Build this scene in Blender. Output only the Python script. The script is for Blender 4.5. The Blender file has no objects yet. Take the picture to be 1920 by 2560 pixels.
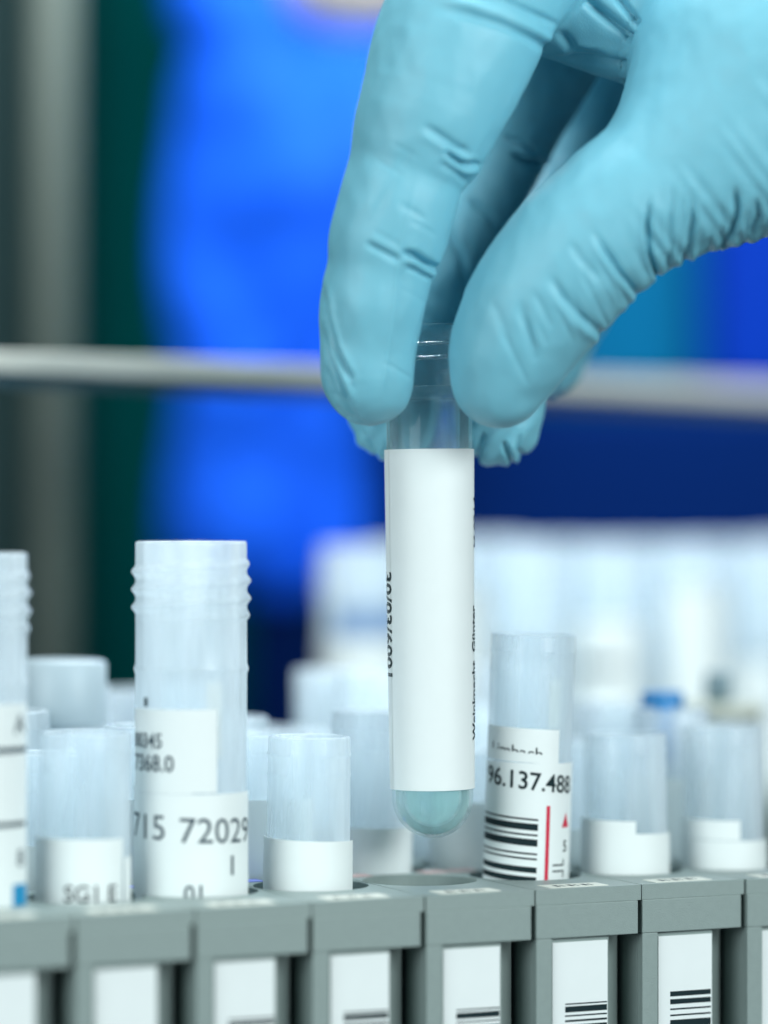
import bpy, bmesh, math, random
import numpy as np
from mathutils import Vector, Matrix, noise

random.seed(7)
MM = 0.001
F = 8662.0            # focal length in pixels of the 1920 px wide photograph
RT = 75.0             # height of the rack tops above the bench (mm)
HC = RT + 54.5        # camera height (mm)
TH = math.radians(25.2)

# ------------------------------------------------------------------ camera
sc = bpy.context.scene
cam_d = bpy.data.cameras.new('camera')
cam = bpy.data.objects.new('camera', cam_d)
sc.collection.objects.link(cam)
sc.camera = cam
cam.location = (0, 0, HC * MM)
cam.rotation_euler = (math.pi / 2, 0, 0)
cam_d.sensor_fit = 'HORIZONTAL'
cam_d.sensor_width = 24.0
cam_d.lens = F * 24.0 / 1920.0
cam_d.clip_start = 0.02
cam_d.clip_end = 20
cam_d.dof.use_dof = True
cam_d.dof.focus_distance = 0.507
cam_d.dof.aperture_fstop = 4.1
cam_d.dof.aperture_blades = 0

# ------------------------------------------------------------------ world and lamps
w = bpy.data.worlds.new('World')
sc.world = w
w.use_nodes = True
bg = w.node_tree.nodes['Background']
bg.inputs[0].default_value = (0.42, 0.74, 0.95, 1)
bg.inputs[1].default_value = 0.055


def area(name, loc, target, size, power, col, size_y=None):
    d = bpy.data.lights.new(name, 'AREA')
    d.energy = power
    d.color = col
    d.shape = 'RECTANGLE'
    d.size = size
    d.size_y = size_y or size
    o = bpy.data.objects.new(name, d)
    sc.collection.objects.link(o)
    o.location = Vector(loc) * MM
    v = (Vector(target) - Vector(loc))
    o.rotation_euler = v.to_track_quat('-Z', 'Y').to_euler()
    return o


area('key_softbox', (460, 0, 365), (10, 505, 125), 0.32, 6.3, (0.88, 0.985, 1.0))
area('left_fill', (-420, 0, 270), (10, 505, 100), 0.36, 3.3, (0.86, 0.98, 1.0))
area('top_lamp', (10, 520, 560), (20, 580, 75), 0.30, 1.1, (0.90, 0.99, 1.0))
area('rear_fill', (30, 790, 375), (25, 570, 80), 0.22, 1.5, (0.82, 0.95, 1.0))  # unseen light added behind the racks so the milky tubes glow
area('fabric_fill', (-20, 570, 520), (-30, 820, 230), 0.24, 2.1, (0.85, 0.95, 1.0))  # unseen light added to brighten the blue fabric

sc.view_settings.view_transform = 'Standard'
sc.view_settings.look = 'None'
sc.view_settings.exposure = -0.26
sc.view_settings.gamma = 1
sc.view_settings.use_curve_mapping = False
sc.render.engine = 'CYCLES'
cy = sc.cycles
cy.max_bounces = 14
cy.transparent_max_bounces = 40
cy.transmission_bounces = 12
cy.diffuse_bounces = 4
cy.glossy_bounces = 5
cy.caustics_refractive = True
cy.caustics_reflective = False
cy.blur_glossy = 0.5
cy.sample_clamp_indirect = 4
cy.use_denoising = True
try:
    cy.denoiser = 'OPENIMAGEDENOISE'
except Exception:
    pass


def P(x, y, Z):
    """photo pixel at depth Z (mm) -> world mm"""
    return Vector(((x - 960) / F * Z, Z, HC + (1280 - y) / F * Z))


# ------------------------------------------------------------------ materials
def mat(name, col, rough=0.5, spec=0.5, noise_amt=0.0, noise_scale=400.0, bump=0.0, bump_scale=2000.0, sheen=0.0,
        sss=0.0, coat=0.0):
    m = bpy.data.materials.new(name)
    m.use_nodes = True
    nt = m.node_tree
    b = nt.nodes['Principled BSDF']
    b.inputs['Base Color'].default_value = (*col, 1)
    b.inputs['Roughness'].default_value = rough
    b.inputs['Specular IOR Level'].default_value = spec
    b.inputs['Sheen Weight'].default_value = sheen
    b.inputs['Coat Weight'].default_value = coat
    if sss:
        b.inputs['Subsurface Weight'].default_value = sss
        b.inputs['Subsurface Radius'].default_value = (0.4, 1.0, 1.2)
        b.inputs['Subsurface Scale'].default_value = 0.0015
    tc = nt.nodes.new('ShaderNodeTexCoord')
    if noise_amt:
        n = nt.nodes.new('ShaderNodeTexNoise')
        n.inputs['Scale'].default_value = noise_scale
        n.inputs['Detail'].default_value = 5
        nt.links.new(tc.outputs['Object'], n.inputs['Vector'])
        r = nt.nodes.new('ShaderNodeMixRGB')
        r.inputs[1].default_value = (*[c * (1 - noise_amt) for c in col], 1)
        r.inputs[2].default_value = (*[min(1, c * (1 + noise_amt)) for c in col], 1)
        nt.links.new(n.outputs['Fac'], r.inputs[0])
        nt.links.new(r.outputs[0], b.inputs['Base Color'])
        mr = nt.nodes.new('ShaderNodeMapRange')
        mr.inputs[3].default_value = max(0, rough - 0.08)
        mr.inputs[4].default_value = min(1, rough + 0.08)
        nt.links.new(n.outputs['Fac'], mr.inputs[0])
        nt.links.new(mr.outputs[0], b.inputs['Roughness'])
    if bump:
        n2 = nt.nodes.new('ShaderNodeTexNoise')
        n2.inputs['Scale'].default_value = bump_scale
        n2.inputs['Detail'].default_value = 4
        nt.links.new(tc.outputs['Object'], n2.inputs['Vector'])
        bp = nt.nodes.new('ShaderNodeBump')
        bp.inputs['Strength'].default_value = bump
        bp.inputs['Distance'].default_value = 0.0002
        nt.links.new(n2.outputs['Fac'], bp.inputs['Height'])
        nt.links.new(bp.outputs[0], b.inputs['Normal'])
    return m


def frosted(name, col, thin=0.28, edge=0.85, rough=0.25):
    """milky moulded plastic: partly see-through, more opaque at grazing angles"""
    m = bpy.data.materials.new(name)
    m.use_nodes = True
    nt = m.node_tree
    nt.nodes.clear()
    out = nt.nodes.new('ShaderNodeOutputMaterial')
    tr = nt.nodes.new('ShaderNodeBsdfTransparent')
    tr.inputs[0].default_value = (0.96, 0.99, 1.0, 1)
    pb = nt.nodes.new('ShaderNodeBsdfPrincipled')
    pb.inputs['Base Color'].default_value = (*col, 1)
    pb.inputs['Roughness'].default_value = rough
    tl = nt.nodes.new('ShaderNodeBsdfTranslucent')
    tl.inputs[0].default_value = (*col, 1)
    m1 = nt.nodes.new('ShaderNodeMixShader')
    m1.inputs[0].default_value = 0.5
    nt.links.new(pb.outputs[0], m1.inputs[1])
    nt.links.new(tl.outputs[0], m1.inputs[2])
    lw = nt.nodes.new('ShaderNodeLayerWeight')
    lw.inputs[0].default_value = 0.35
    mr = nt.nodes.new('ShaderNodeMapRange')
    mr.inputs[3].default_value = thin
    mr.inputs[4].default_value = edge
    nt.links.new(lw.outputs['Facing'], mr.inputs[0])
    m2 = nt.nodes.new('ShaderNodeMixShader')
    tc = nt.nodes.new('ShaderNodeTexCoord')
    mp = nt.nodes.new('ShaderNodeMapping')
    mp.inputs['Scale'].default_value = (260, 260, 34)
    nz = nt.nodes.new('ShaderNodeTexNoise')
    nz.inputs['Scale'].default_value = 1.0
    nz.inputs['Detail'].default_value = 3
    nm = nt.nodes.new('ShaderNodeMapRange')
    nm.inputs[1].default_value = 0.3
    nm.inputs[2].default_value = 0.7
    nm.inputs[3].default_value = 0.55
    nm.inputs[4].default_value = 1.5
    mu = nt.nodes.new('ShaderNodeMath')
    mu.operation = 'MULTIPLY'
    mu.use_clamp = True
    nt.links.new(tc.outputs['Object'], mp.inputs[0])
    nt.links.new(mp.outputs[0], nz.inputs[0])
    nt.links.new(nz.outputs[0], nm.inputs[0])
    nt.links.new(mr.outputs[0], mu.inputs[0])
    nt.links.new(nm.outputs[0], mu.inputs[1])
    nt.links.new(mu.outputs[0], m2.inputs[0])
    # a thin clear skin gives crisp reflections on the milky wall
    gl = nt.nodes.new('ShaderNodeBsdfGlossy')
    gl.inputs['Roughness'].default_value = 0.08
    fr = nt.nodes.new('ShaderNodeFresnel')
    fr.inputs[0].default_value = 1.45
    ge = nt.nodes.new('ShaderNodeNewGeometry')
    fa = nt.nodes.new('ShaderNodeMath')
    fa.operation = 'SUBTRACT'
    fa.inputs[0].default_value = 1.0
    fm = nt.nodes.new('ShaderNodeMath')
    fm.operation = 'MULTIPLY'
    nt.links.new(ge.outputs['Backfacing'], fa.inputs[1])
    nt.links.new(fa.outputs[0], fm.inputs[0])
    nt.links.new(fr.outputs[0], fm.inputs[1])
    fh = nt.nodes.new('ShaderNodeMath')
    fh.operation = 'MULTIPLY'
    fh.inputs[1].default_value = 0.45
    nt.links.new(fm.outputs[0], fh.inputs[0])
    m3 = nt.nodes.new('ShaderNodeMixShader')
    nt.links.new(fh.outputs[0], m3.inputs[0])
    nt.links.new(tr.outputs[0], m2.inputs[1])
    nt.links.new(m1.outputs[0], m2.inputs[2])
    nt.links.new(m2.outputs[0], m3.inputs[1])
    nt.links.new(gl.outputs[0], m3.inputs[2])
    nt.links.new(m3.outputs[0], out.inputs[0])
    return m


def glass(name, col, ior=1.45, rough=0.0, mixin=None):
    m = bpy.data.materials.new(name)
    m.use_nodes = True
    nt = m.node_tree
    b = nt.nodes['Principled BSDF']
    b.inputs['Base Color'].default_value = (*col, 1)
    b.inputs['Roughness'].default_value = rough
    b.inputs['IOR'].default_value = ior
    b.inputs['Transmission Weight'].default_value = 1
    if mixin:
        out = nt.nodes['Material Output']
        mx = nt.nodes.new('ShaderNodeMixShader')
        mx.inputs[0].default_value = mixin[0]
        if mixin[1] == 'clear':
            t = nt.nodes.new('ShaderNodeBsdfTransparent')
            t.inputs[0].default_value = (*mixin[2], 1)
        else:
            t = nt.nodes.new('ShaderNodeBsdfTranslucent')
            t.inputs[0].default_value = (*mixin[2], 1)
        nt.links.new(b.outputs[0], mx.inputs[1])
        nt.links.new(t.outputs[0], mx.inputs[2])
        nt.links.new(mx.outputs[0], out.inputs[0])
    return m


M = {}
M['glove'] = mat('glove_nitrile', (0.195, 0.505, 0.615), 0.43, 0.42, 0.05, 260, 0.35, 4200, sss=0.2)
M['clear'] = glass('clear_plastic', (0.94, 0.99, 1.0), 1.38, 0.03, (0.65, 'clear', (0.95, 0.99, 1.0)))
_nt = M['clear'].node_tree
_df = _nt.nodes.new('ShaderNodeBsdfDiffuse')
_df.inputs[0].default_value = (0.75, 0.92, 0.95, 1)
_lw = _nt.nodes.new('ShaderNodeLayerWeight')
_lw.inputs[0].default_value = 0.3
_mr = _nt.nodes.new('ShaderNodeMapRange')
_mr.inputs[3].default_value = 0.035
_mr.inputs[4].default_value = 0.28
_mx = _nt.nodes.new('ShaderNodeMixShader')
_src = _nt.nodes['Material Output'].inputs[0].links[0].from_socket
_nt.links.new(_lw.outputs['Facing'], _mr.inputs[0])
_nt.links.new(_mr.outputs[0], _mx.inputs[0])
_nt.links.new(_src, _mx.inputs[1])
_nt.links.new(_df.outputs[0], _mx.inputs[2])
_nt.links.new(_mx.outputs[0], _nt.nodes['Material Output'].inputs[0])
M['liquid'] = frosted('pale_liquid', (0.64, 1.0, 0.95), 0.38, 0.75, 0.08)
M['frost'] = frosted('frosted_plastic', (0.90, 0.95, 0.98), 0.36, 0.85, 0.2)
M['frost_clear'] = frosted('hazy_plastic', (0.90, 0.95, 0.98), 0.19, 0.72, 0.2)
M['paper'] = mat('label_paper', (0.80, 0.84, 0.83), 0.55, 0.3, 0.02, 300)
M['ink'] = mat('label_ink', (0.006, 0.02, 0.024), 0.6, 0.2)
M['faded'] = mat('label_faded_ink', (0.05, 0.08, 0.10), 0.6, 0.2)
M['red'] = mat('label_red', (0.62, 0.02, 0.06), 0.5, 0.3)
M['blue_ink'] = mat('label_blue', (0.01, 0.26, 0.50), 0.5, 0.3)
M['rack'] = mat('rack_plastic', (0.255, 0.315, 0.30), 0.42, 0.4, 0.06, 900, 0.35, 5000)
M['sticker'] = mat('rack_sticker', (0.78, 0.78, 0.70), 0.6, 0.2)
M['pink'] = mat('pink_sticker', (0.55, 0.38, 0.37), 0.6, 0.2)
M['violet'] = mat('violet_reflection', (0.25, 0.30, 0.75), 0.6, 0.2)  # blue reflection on the rack top, put in as colour


# ------------------------------------------------------------------ mesh helpers (all take mm)
def link(name, verts, faces, mats, parent=None, smooth=True, mi=None, origin=None):
    me = bpy.data.meshes.new(name)
    me.from_pydata([tuple(c * MM for c in v) for v in verts], [], faces)
    for mm_ in (mats if isinstance(mats, (list, tuple)) else [mats]):
        me.materials.append(mm_)
    if mi is not None:
        me.polygons.foreach_set('material_index', mi)
    me.polygons.foreach_set('use_smooth', [smooth] * len(me.polygons))
    me.update()
    o = bpy.data.objects.new(name, me)
    sc.collection.objects.link(o)
    if parent:
        o.parent = parent
    return o


def empty(name, loc, rot=(0, 0, 0)):
    o = bpy.data.objects.new(name, None)
    o.empty_display_size = 0.01
    o.location = Vector(loc) * MM
    o.rotation_euler = rot
    sc.collection.objects.link(o)
    return o


def tag(o, label, cat, group=None):
    o['label'] = label
    o['category'] = cat
    if group:
        o['group'] = group
    return o


def structure(o):
    o['kind'] = 'structure'
    return o


def lathe(prof, n=72, closed=True, thread=None):
    """prof = [(r,z)...]; r==0 allowed only at ends. thread=(z0,z1,pitch,amp,width)"""
    V, Fc = [], []
    rings = []
    for (r, z) in prof:
        if r <= 1e-6:
            rings.append([len(V)])
            V.append((0, 0, z))
            continue
        idx = []
        for i in range(n):
            a = 2 * math.pi * i / n
            rr = r
            if thread and r > thread[5]:
                z0, z1, p, amp, wd, _ = thread
                if z0 <= z <= z1:
                    q = ((z - z0) / p - a / (2 * math.pi)) % 1.0
                    q = min(q, 1 - q) * p
                    e = min(1, (z - z0) / (0.6 * p), (z1 - z) / (0.6 * p))
                    rr += amp * math.exp(-(q / wd) ** 2) * max(0, e) ** 0.5
            idx.append(len(V))
            V.append((rr * math.sin(a), -rr * math.cos(a), z))
        rings.append(idx)
    for a, b in zip(rings[:-1], rings[1:]):
        if len(a) == 1 and len(b) == 1:
            continue
        for i in range(n):
            j = (i + 1) % n
            if len(a) == 1:
                Fc.append((a[0], b[i], b[j]))
            elif len(b) == 1:
                Fc.append((a[i], a[j], b[0])[::-1])
            else:
                Fc.append((a[i], b[i], b[j], a[j]))
    return V, Fc


def tube_profile(r_top, r_bot, z_bot, z_top, wall=0.9, collars=(), dense=None):
    """closed thick-walled tube with a round bottom; outer side up, rim, inner side down"""
    pr = []
    n = 12
    for i in range(n):
        a = math.pi / 2 * i / n
        pr.append((r_bot * math.sin(a), z_bot + r_bot * (1 - math.cos(a))))
    zs = [z_bot + r_bot]
    if dense:
        zs += [dense[0] + (dense[1] - dense[0]) * i / dense[2] for i in range(dense[2] + 1)]
    for c in collars:
        zs += [c[0] - c[1], c[0] - c[1] * .5, c[0], c[0] + c[1] * .5, c[0] + c[1]]
    zs += [z_top - 0.35]
    zs = sorted(set(round(z, 4) for z in zs))
    R = lambda z: r_bot + (r_top - r_bot) * (z - z_bot) / (z_top - z_bot)
    for z in zs:
        r = R(z)
        for c in collars:
            r += c[2] * math.exp(-((z - c[0]) / (c[1] * .6)) ** 2)
        pr.append((r, z))
    pr += [(R(z_top) - 0.08, z_top - 0.08), (R(z_top) - 0.3, z_top), (R(z_top) - wall + .2, z_top),
           (R(z_top) - wall, z_top - 0.25)]
    pr.append((r_bot - wall, z_bot + r_bot))
    for i in range(n - 1, -1, -1):
        a = math.pi / 2 * i / n
        pr.append(((r_bot - wall) * math.sin(a), z_bot + r_bot - (r_bot - wall) * math.cos(a)))
    return pr


def text2d(body, size, rot=0.0, cuts=0.35, xscale=1.0, bold=0.0, clip=None):
    """flat glyph polygons, centred on the origin, in mm"""
    cu = bpy.data.curves.new('txt', 'FONT')
    cu.body = body
    cu.size = size
    cu.align_x = 'CENTER'
    cu.align_y = 'CENTER'
    cu.resolution_u = 3
    cu.offset = bold * size
    ob = bpy.data.objects.new('txt', cu)
    sc.collection.objects.link(ob)
    dg = bpy.context.evaluated_depsgraph_get()
    me = bpy.data.meshes.new_from_object(ob.evaluated_get(dg))
    bm = bmesh.new()
    bm.from_mesh(me)
    bpy.data.objects.remove(ob)
    bpy.data.curves.remove(cu)
    bpy.data.meshes.remove(me)
    bmesh.ops.remove_doubles(bm, verts=bm.verts, dist=1e-5)
    c, s = math.cos(rot), math.sin(rot)
    for v in bm.verts:
        x, y = v.co.x * xscale, v.co.y
        v.co = (x * c - y * s, x * s + y * c, 0)
    if clip is not None:
        bmesh.ops.bisect_plane(bm, geom=bm.verts[:] + bm.edges[:] + bm.faces[:], plane_co=(0, clip, 0),
                               plane_no=(0, -1, 0), dist=1e-6, clear_outer=True)
    xs = [v.co.x for v in bm.verts]
    if xs and cuts:
        x = min(xs) + cuts
        while x < max(xs):
            bmesh.ops.bisect_plane(bm, geom=bm.verts[:] + bm.edges[:] + bm.faces[:], plane_co=(x, 0, 0),
                                   plane_no=(1, 0, 0), dist=1e-6)
            x += cuts
    bm.verts.index_update()
    V = [(v.co.x, v.co.y) for v in bm.verts]
    Fc = [tuple(v.index for v in f.verts) for f in bm.faces]
    bm.free()
    return V, Fc


class Decal:
    """a paper label bent round a tube: paper, bars and lettering in one mesh"""

    def __init__(self, r0, r1, z0, z1):
        self.r0, self.r1, self.z0, self.z1 = r0, r1, z0, z1   # radius at z0 / z1
        self.V, self.F, self.mi = [], [], []

    def R(self, z):
        return self.r0 + (self.r1 - self.r0) * (z - self.z0) / (self.z1 - self.z0)

    def add(self, V2, F2, mi, lift=0.06):
        o = len(self.V)
        for s, z in V2:
            r = self.R(z)
            a = s / r
            r += lift
            self.V.append((r * math.sin(a), -r * math.cos(a), z))
        for f in F2:
            self.F.append(tuple(i + o for i in f))
            self.mi.append(mi)

    def rect(self, s0, s1, z0, z1, mi=0, lift=0.0, slope=0.0, warp=None, n=None, nz=None):
        n = n or max(1, int(abs(s1 - s0) / 0.35))
        nz = nz or max(1, int(abs(z1 - z0) / 3))
        V2, F2 = [], []
        for j in range(nz + 1):
            for i in range(n + 1):
                s = s0 + (s1 - s0) * i / n
                z = z0 + (z1 - z0) * j / nz
                V2.append((s, z + slope * s))
        for j in range(nz):
            for i in range(n):
                a = j * (n + 1) + i
                F2.append((a, a + 1, a + n + 2, a + n + 1))
        self.add(V2, F2, mi, lift)

    def sheet(self, s0, s1, z0, z1, slope=0.0):
        """paper with a thickness of its own"""
        self.rect(s0, s1, z0, z1, 0, 0.10, slope)
        n = max(1, int(abs(s1 - s0) / 0.35))
        V2 = []
        o = len(self.V)
        for i in range(n + 1):
            s = s0 + (s1 - s0) * i / n
            for zz in (z0, z1):
                z = zz + slope * s
                r = self.R(z)
                a = s / r
                for l in (0.0, 0.10):
                    self.V.append(((r + l) * math.sin(a), -(r + l) * math.cos(a), z))
        for i in range(n):
            a = o + i * 4
            self.F += [(a, a + 4, a + 5, a + 1), (a + 2, a + 3, a + 7, a + 6), (a, a + 2, a + 6, a + 4)]
            self.mi += [0, 0, 0]
        for i in (0, n):
            a = o + i * 4
            self.F.append((a, a + 1, a + 3, a + 2))
            self.mi.append(0)

    def text(self, body, s, z, size, rot=0.0, mi=1, cuts=0.35, xscale=1.0, slope=0.0, bold=0.012, clip=None):
        V2, F2 = text2d(body, size, rot, cuts, xscale, bold, clip)
        self.add([(x + s, y + z + slope * (x + s)) for x, y in V2], F2, mi, 0.16)

    def build(self, name, parent, mats=None):
        return link(name, self.V, self.F, mats or [M['paper'], M['ink'], M['red'], M['blue_ink'], M['faded']], parent, True, self.mi)


def boxes(specs):
    V, Fc = [], []
    for (x0, x1, y0, y1, z0, z1) in specs:
        o = len(V)
        V += [(x0, y0, z0), (x1, y0, z0), (x1, y1, z0), (x0, y1, z0), (x0, y0, z1), (x1, y0, z1), (x1, y1, z1), (x0, y1, z1)]
        Fc += [tuple(o + i for i in f) for f in
               ((0, 3, 2, 1), (4, 5, 6, 7), (0, 1, 5, 4), (1, 2, 6, 5), (2, 3, 7, 6), (3, 0, 4, 7))]
    return V, Fc


def bevel(o, wd, seg=2):
    m = o.modifiers.new('bevel', 'BEVEL')
    m.width = wd * MM
    m.segments = seg
    m.limit_method = 'ANGLE'
    return o


# ------------------------------------------------------------------ setting
def plane(name, x0, x1, y0, y1, z, m):
    return link(name, [(x0, y0, z), (x1, y0, z), (x1, y1, z), (x0, y1, z)], [(0, 1, 2, 3)], m, smooth=False)


structure(plane('bench', -900, 900, 250, 1250, 0, mat('bench_top', (0.02, 0.035, 0.05), 0.5, 0.4, 0.1, 60)))
V, Fc = boxes([(-1500, 1500, 1250, 1300, -400, 900)])
structure(link('wall', V, Fc, mat('wall_paint', (0.0, 0.16, 0.155), 0.9, 0.05, 0.15, 6), smooth=False))

# ------------------------------------------------------------------ racks
W, L = 17.35, 102.0
P0 = (5.96, 491.7)
HOLES = [20 + 17.6 * i for i in range(5)]
CU = W / 2


def rack_top_mesh():
    V, Fc = [], []
    n = 48
    R1, zt, zb = 8.45, 0.0, -2.2

    def add(p):
        V.append(p)
        return len(V) - 1
    # front strip, rear strip
    def quad(a, b, c, d):
        Fc.append((a, b, c, d))
    y0 = 0.0
    cells = [(h - 8.8, h + 8.8) for h in HOLES]
    segs = [(0, cells[0][0])] + [(cells[-1][1], L)]
    for a, b in segs:
        for z, rev in ((zt, 0), (zb, 1)):
            i = [add((0, a, z)), add((W, a, z)), add((W, b, z)), add((0, b, z))]
            quad(*(i if not rev else i[::-1]))
    for h, (a, b) in zip(HOLES, cells):
        tops, bots, sqt, sqb = [], [], [], []
        for i in range(n):
            t = 2 * math.pi * i / n
            cx, sy = math.cos(t), math.sin(t)
            k = 1 / max(abs(cx) / CU, abs(sy) / 8.8)
            tops.append(add((CU + R1 * cx, h + R1 * sy, zt)))
            bots.append(add((CU + R1 * cx, h + R1 * sy, zb)))
            sqt.append(add((CU + k * cx, h + k * sy, zt)))
            sqb.append(add((CU + k * cx, h + k * sy, zb)))
        for i in range(n):
            j = (i + 1) % n
            quad(tops[i], sqt[i], sqt[j], tops[j])
            quad(bots[j], sqb[j], sqb[i], bots[i])
            quad(tops[j], bots[j], bots[i], tops[i])
        # lower sleeve
        lo = [[add((CU + rr * math.cos(2 * math.pi * i / n), h + rr * math.sin(2 * math.pi * i / n), z)) for i in range(n)]
              for rr, z in ((8.45, zb - .01), (7.85, zb - .6), (7.85, -58), (0.2, -62))]
        for A, B in zip(lo[:-1], lo[1:]):
            for i in range(n):
                j = (i + 1) % n
                quad(A[i], A[j], B[j], B[i])
    # side skirts
    for (p, q) in (((0, 0), (W, 0)), ((W, 0), (W, L)), ((W, L), (0, L)), ((0, L), (0, 0))):
        i = [add((*p, zb)), add((*q, zb)), add((*q, zt)), add((*p, zt))]
        quad(*i)
    return V, Fc


def rack_body_mesh():
    e = W - 0.6
    zt, zl, zb = -2.23, -7.1, -RT
    sp = [
        (0, e, -0.22, 1.4, zl, zt),               # front lip
        (0, 2.6, -0.18, 1.4, zb, zl - .01),        # left pillar
        (2.6, 12.3, 0.55, 1.4, zb, zl - .01),      # recessed label panel
        (0.0, 0.75, 1.4, L - .8, zb, zt),          # left wall
        (11.5, 12.3, 1.4, 6.0, zb, zl - .01),      # step
        (11.5, e, 6.0, 7.0, zb, zl - .01),         # set-back front
        (e - 0.25, e, 7.0, L - .8, zb, zt),        # right wall
        (0, e, L - .8, L, zb, zt),                 # rear wall
    ]
    return boxes(sp)


tv, tf = rack_top_mesh()
bv, bf = rack_body_mesh()
rack_first = None
BARS = {  # k: (top of bars below rack top, [(offset, thickness)...])
    -4: (21.0, []), -3: (18.0, [(0, .5), (1.0, .9)]), -2: (15.7, [(0, .3), (.55, .6)]),
    -1: (15.8, [(0, .22), (.45, .75), (1.7, .4)]), 0: (16.5, [(0, .2), (.5, .85), (1.75, .2), (2.4, .5)]),
    1: (16.7, [(0, .2), (.45, .85), (1.7, .22), (2.4, .3), (3.1, .9)]),
    2: (16.0, [(0, .75), (1.15, .75), (2.5, .25), (3.4, .25), (4.2, 1.1)]),
    3: (19.2, [(0, .5), (1.3, .9), (3.0, .3), (4.0, .8)])}
ORD = {-4: 'at the far left edge of the photo, most blurred', -3: 'leftmost whole one, plain label with no bars in view',
       -2: 'in front of the tall threaded tube', -1: 'in front of the short tube left of the held tube',
       0: 'with the empty hole under the held tube', 1: 'right under the tube with the red stripe label',
       2: 'second from the right, its label with thick bars highest', 3: 'rightmost, cut off by the photo edge'}
for k in range(-4, 4):
    x = P0[0] + k * 17.6 * math.cos(TH)
    y = P0[1] + k * 17.6 * math.sin(TH)
    jit = random.uniform(-.25, .25) if k not in (0,) else 0
    rk = empty('tube_rack', (x - jit * math.sin(TH), y + jit * math.cos(TH), RT), (0, 0, TH))
    tag(rk, 'grey plastic tube rack ' + ORD[k], 'tube rack', 'grey tube racks side by side')
    if rack_first is None:
        t = bevel(link('top_plate', tv, tf, M['rack'], rk, False), 0.12)
        b = bevel(link('body', bv, bf, M['rack'], rk, False), 0.15)
        rack_first = (t, b)
    else:
        for s in rack_first:
            c = s.copy()
            sc.collection.objects.link(c)
            c.parent = rk
    # front barcode label
    z1 = -7.8
    V, Fc, mi = [], [], []

    def slab(x0, x1, y, z0, z1, m_, th=0.0):
        o = len(V)
        V.extend([(x0, y, z0), (x1, y, z0), (x1, y, z1), (x0, y, z1)])
        Fc.append((o, o + 1, o + 2, o + 3))
        mi.append(m_)
    bx_, bf_ = boxes([(2.95 + jit * .4, 12.0 + jit * .4, 0.42, 0.56, -58, z1)])
    V += bx_
    Fc += bf_
    mi += [0] * len(bf_)
    zt0, bars = BARS[k]
    for off, th in bars:
        slab(5.0, 11.9, 0.40, -zt0 - off - th, -zt0 - off, 1)
    zz = -zt0 - (bars[-1][0] + bars[-1][1] if bars else 0) - .7
    while zz > -48 and bars:
        th = random.choice([.25, .5, .9])
        slab(5.0, 11.9, 0.40, zz - th, zz, 1)
        zz -= th + random.choice([.3, .6, .9])
    link('barcode_label', V, Fc, [M['paper'], M['ink']], rk, False, mi)
    # sticker on the top edge
    V, Fc = boxes([(3.0, 12.6, 1.2, 5.2, 0.004, 0.09)])
    mi = [0] * 6
    for i in range(6):
        xx = 4.6 + i * 1.15
        o = len(V)
        V += [(xx, 2.0, .11), (xx + (.25 if i % 2 else .7), 2.0, .11), (xx + (.25 if i % 2 else .7), 3.9, .11), (xx, 3.9, .11)]
        Fc.append((o, o + 1, o + 2, o + 3))
        mi.append(1)
    link('top_sticker', V, Fc, [M['sticker'], M['ink']], rk, False, mi)
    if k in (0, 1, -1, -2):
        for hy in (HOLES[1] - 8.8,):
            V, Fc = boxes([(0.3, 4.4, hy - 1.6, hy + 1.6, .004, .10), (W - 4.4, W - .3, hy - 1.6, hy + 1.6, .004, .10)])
            link('sticker_or_reflection', V, Fc, M['pink'] if k in (0, 1) else M['violet'], rk, False)  # pink ones are stickers, violet ones are painted blue reflections


def hole(k, j):
    u, b = CU, HOLES[j]
    return (P0[0] + k * 17.6 * math.cos(TH) + u * math.cos(TH) - b * math.sin(TH),
            P0[1] + k * 17.6 * math.sin(TH) + u * math.sin(TH) + b * math.cos(TH))


# ------------------------------------------------------------------ tubes in the racks
def tilt_rot(tx, ty=0.0):
    return (math.radians(ty), math.radians(tx), 0)


# tall threaded tube
def tall_tube(loc, tilt, rz=0.0):
    t = empty('sample_tube', (loc[0], loc[1], RT), tilt_rot(tilt))
    zs = (39.4, 48.3)
    pr = tube_profile(8.0, 8.1, -54, 50.8, 1.1, collars=((32.5, .8, .25),), dense=(36.5, 49.5, 90))
    pr = [((min(r, 7.6) if z < -0.5 else r), z) for r, z in pr]
    V, Fc = lathe(pr, 96, thread=(zs[0], zs[1], 2.55, 0.62, 0.62, 7.4))
    b = link('tube_body', V, Fc, M['frost'], t)
    return t


tx, ty = hole(-2, 0)
px = (478 - 960) / F * ty
tall = tall_tube((px, ty), 0.0)
tall.location.z -= .0005
tag(tall, 'tall frosted tube with an open threaded neck and number labels, left of the hand', 'sample tube')
d = Decal(8.22, 8.22, 0, 40)
d.sheet(-10.5, 4.2, 15.2, 27.0)
d.sheet(-11.5, 11.8, -3.0, 15.0)
d.sheet(-12.0, 0.6, 15.05, 15.9)
d.text('00345', -6.9, 22.4, 3.0, xscale=.85, mi=4)
d.text('7368.0', -6.0, 19.2, 3.3, xscale=.9, mi=4)
d.text('715', -6.9, 9.9, 5.1, slope=-.03, bold=0, mi=4)
d.text('72029', 5.0, 9.7, 5.1, xscale=1.0, slope=-.03, bold=0, mi=4)
d.text('1', 6.8, 4.6, 3.9, mi=4)
d.text('01', 1.0, 0.9, 3.2, mi=4)
d.rect(-7.2, -6.5, 27.3, 28.6, 1, .12)
d.build('paper_label', tall)
d = Decal(6.9, 6.9, 0, 40)
d.sheet(2.6, 5.0, 20, 30.8)
d.build('inner_strip', tall)

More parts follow.
